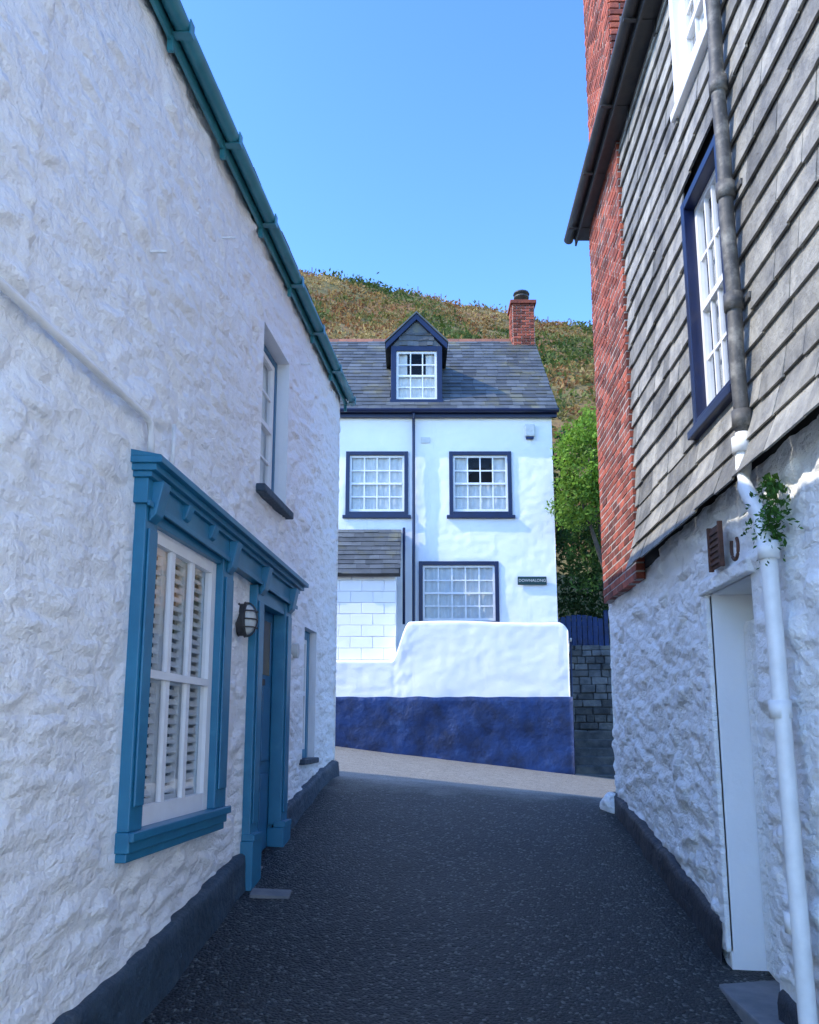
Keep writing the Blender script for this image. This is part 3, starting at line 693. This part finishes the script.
plantmesh("leaves",[(3000,(3.80,17.3,5.7),(.75,.5,.85),(.22,.36,.045),.055,1),(1800,(4.5,17.5,5.2),(.7,.55,.8),(.19,.32,.04),.055,5),(2400,(3.55,17.4,4.75),(.55,.4,.6),(.18,.30,.04),.05,9),(1000,(3.95,17.4,6.4),(.45,.35,.45),(.24,.38,.05),.05,12),(1600,(3.9,18.3,3.9),(.6,.35,.8),(.08,.15,.03),.055,21)],tr)
for p in((3.8,17.3,5.7),(4.5,17.5,5.2),(3.6,17.4,4.9),(4.0,17.4,6.3)):
    tube("stem",[(4.6,18.1,-.9),(4.6,18.0,2.2),((4.6+p[0])/2,17.8,3.6),p],.1,BARK,tr,8,rad=[.11,.09,.06,.02])
plantmesh("ivy",[(3000,(4.3,19.8,3.9),(1.3,.45,1.6),(.045,.095,.025),.075,2),(1500,(5.6,19.8,3.6),(1.2,.45,1.5),(.04,.09,.025),.075,4),(700,(4.2,19.2,2.9),(.8,.2,.5),(.04,.075,.02),.06,7),(2500,(4.6,22,6.3),(1.6,.8,1.8),(.05,.10,.02),.09,17)],tr)
dc=empty("stone_slab")
def PG(x,y,o): return (x,y,zr(x,y)+.012+o)
b=B(PG); b.box(-1.13,-.85,6.30,6.42,-.05,.004); b.make("slab",STEP,dc)
bm=bmesh.new(); bmesh.ops.create_icosphere(bm,subdivisions=3,radius=.13)
for q in bm.verts: q.co=q.co*(1+.3*noise.noise(q.co*8)); q.co.z*=1.1
me=bpy.data.meshes.new("corner_stone"); bm.to_mesh(me); bm.free(); me.materials.append(W_PAINT2)
ob=link(bpy.data.objects.new("corner_guard_stone",me)); ob.location=(2.06,8.85,zr(2.0,8.85)+.03)

# ------------------------------------------------------------------ light
EL=math.radians(40.5); tx,ty=math.cos(math.radians(13)),math.sin(math.radians(13))
d=Vector((tx*math.cos(EL),ty*math.cos(EL),-math.sin(EL)))
sl=bpy.data.lights.new("sun",'SUN'); sl.energy=5; sl.angle=math.radians(.5); sl.color=(1,.93,.80)
so=link(bpy.data.objects.new("sun",sl)); so.rotation_euler=d.to_track_quat('-Z','Y').to_euler(); so.location=(-20,-10,30)
w=bpy.data.worlds.new("World"); scene.world=w; w.use_nodes=True; nt=w.node_tree
sk=nt.nodes.new("ShaderNodeTexSky"); sk.sky_type='NISHITA'; sk.sun_disc=False; sk.sun_elevation=EL; sk.sun_rotation=math.atan2(-tx,-ty)
sk.altitude=0; sk.air_density=1.0; sk.dust_density=.3; sk.ozone_density=4
gm=nt.nodes.new("ShaderNodeGamma"); gm.inputs[1].default_value=1.3
hs_=nt.nodes.new("ShaderNodeHueSaturation"); hs_.inputs["Saturation"].default_value=1.07; hs_.inputs["Hue"].default_value=.504
nt.links.new(sk.outputs[0],gm.inputs[0]); nt.links.new(gm.outputs[0],hs_.inputs["Color"])
bgn=nt.nodes["Background"]; bgn.inputs[1].default_value=.40; nt.links.new(hs_.outputs[0],bgn.inputs[0])
cd=bpy.data.cameras.new("camera"); cam=link(bpy.data.objects.new("camera",cd)); cd.sensor_fit='VERTICAL'; cd.sensor_height=24; cd.lens=850/1024*24
cd.shift_y=68/1024; cd.clip_end=2000; cd.clip_start=.05
cam.location=(0,0,0); cam.rotation_euler=(math.radians(100),0,0); scene.camera=cam
scene.view_settings.view_transform='Standard'; scene.view_settings.look='None'; scene.view_settings.exposure=0
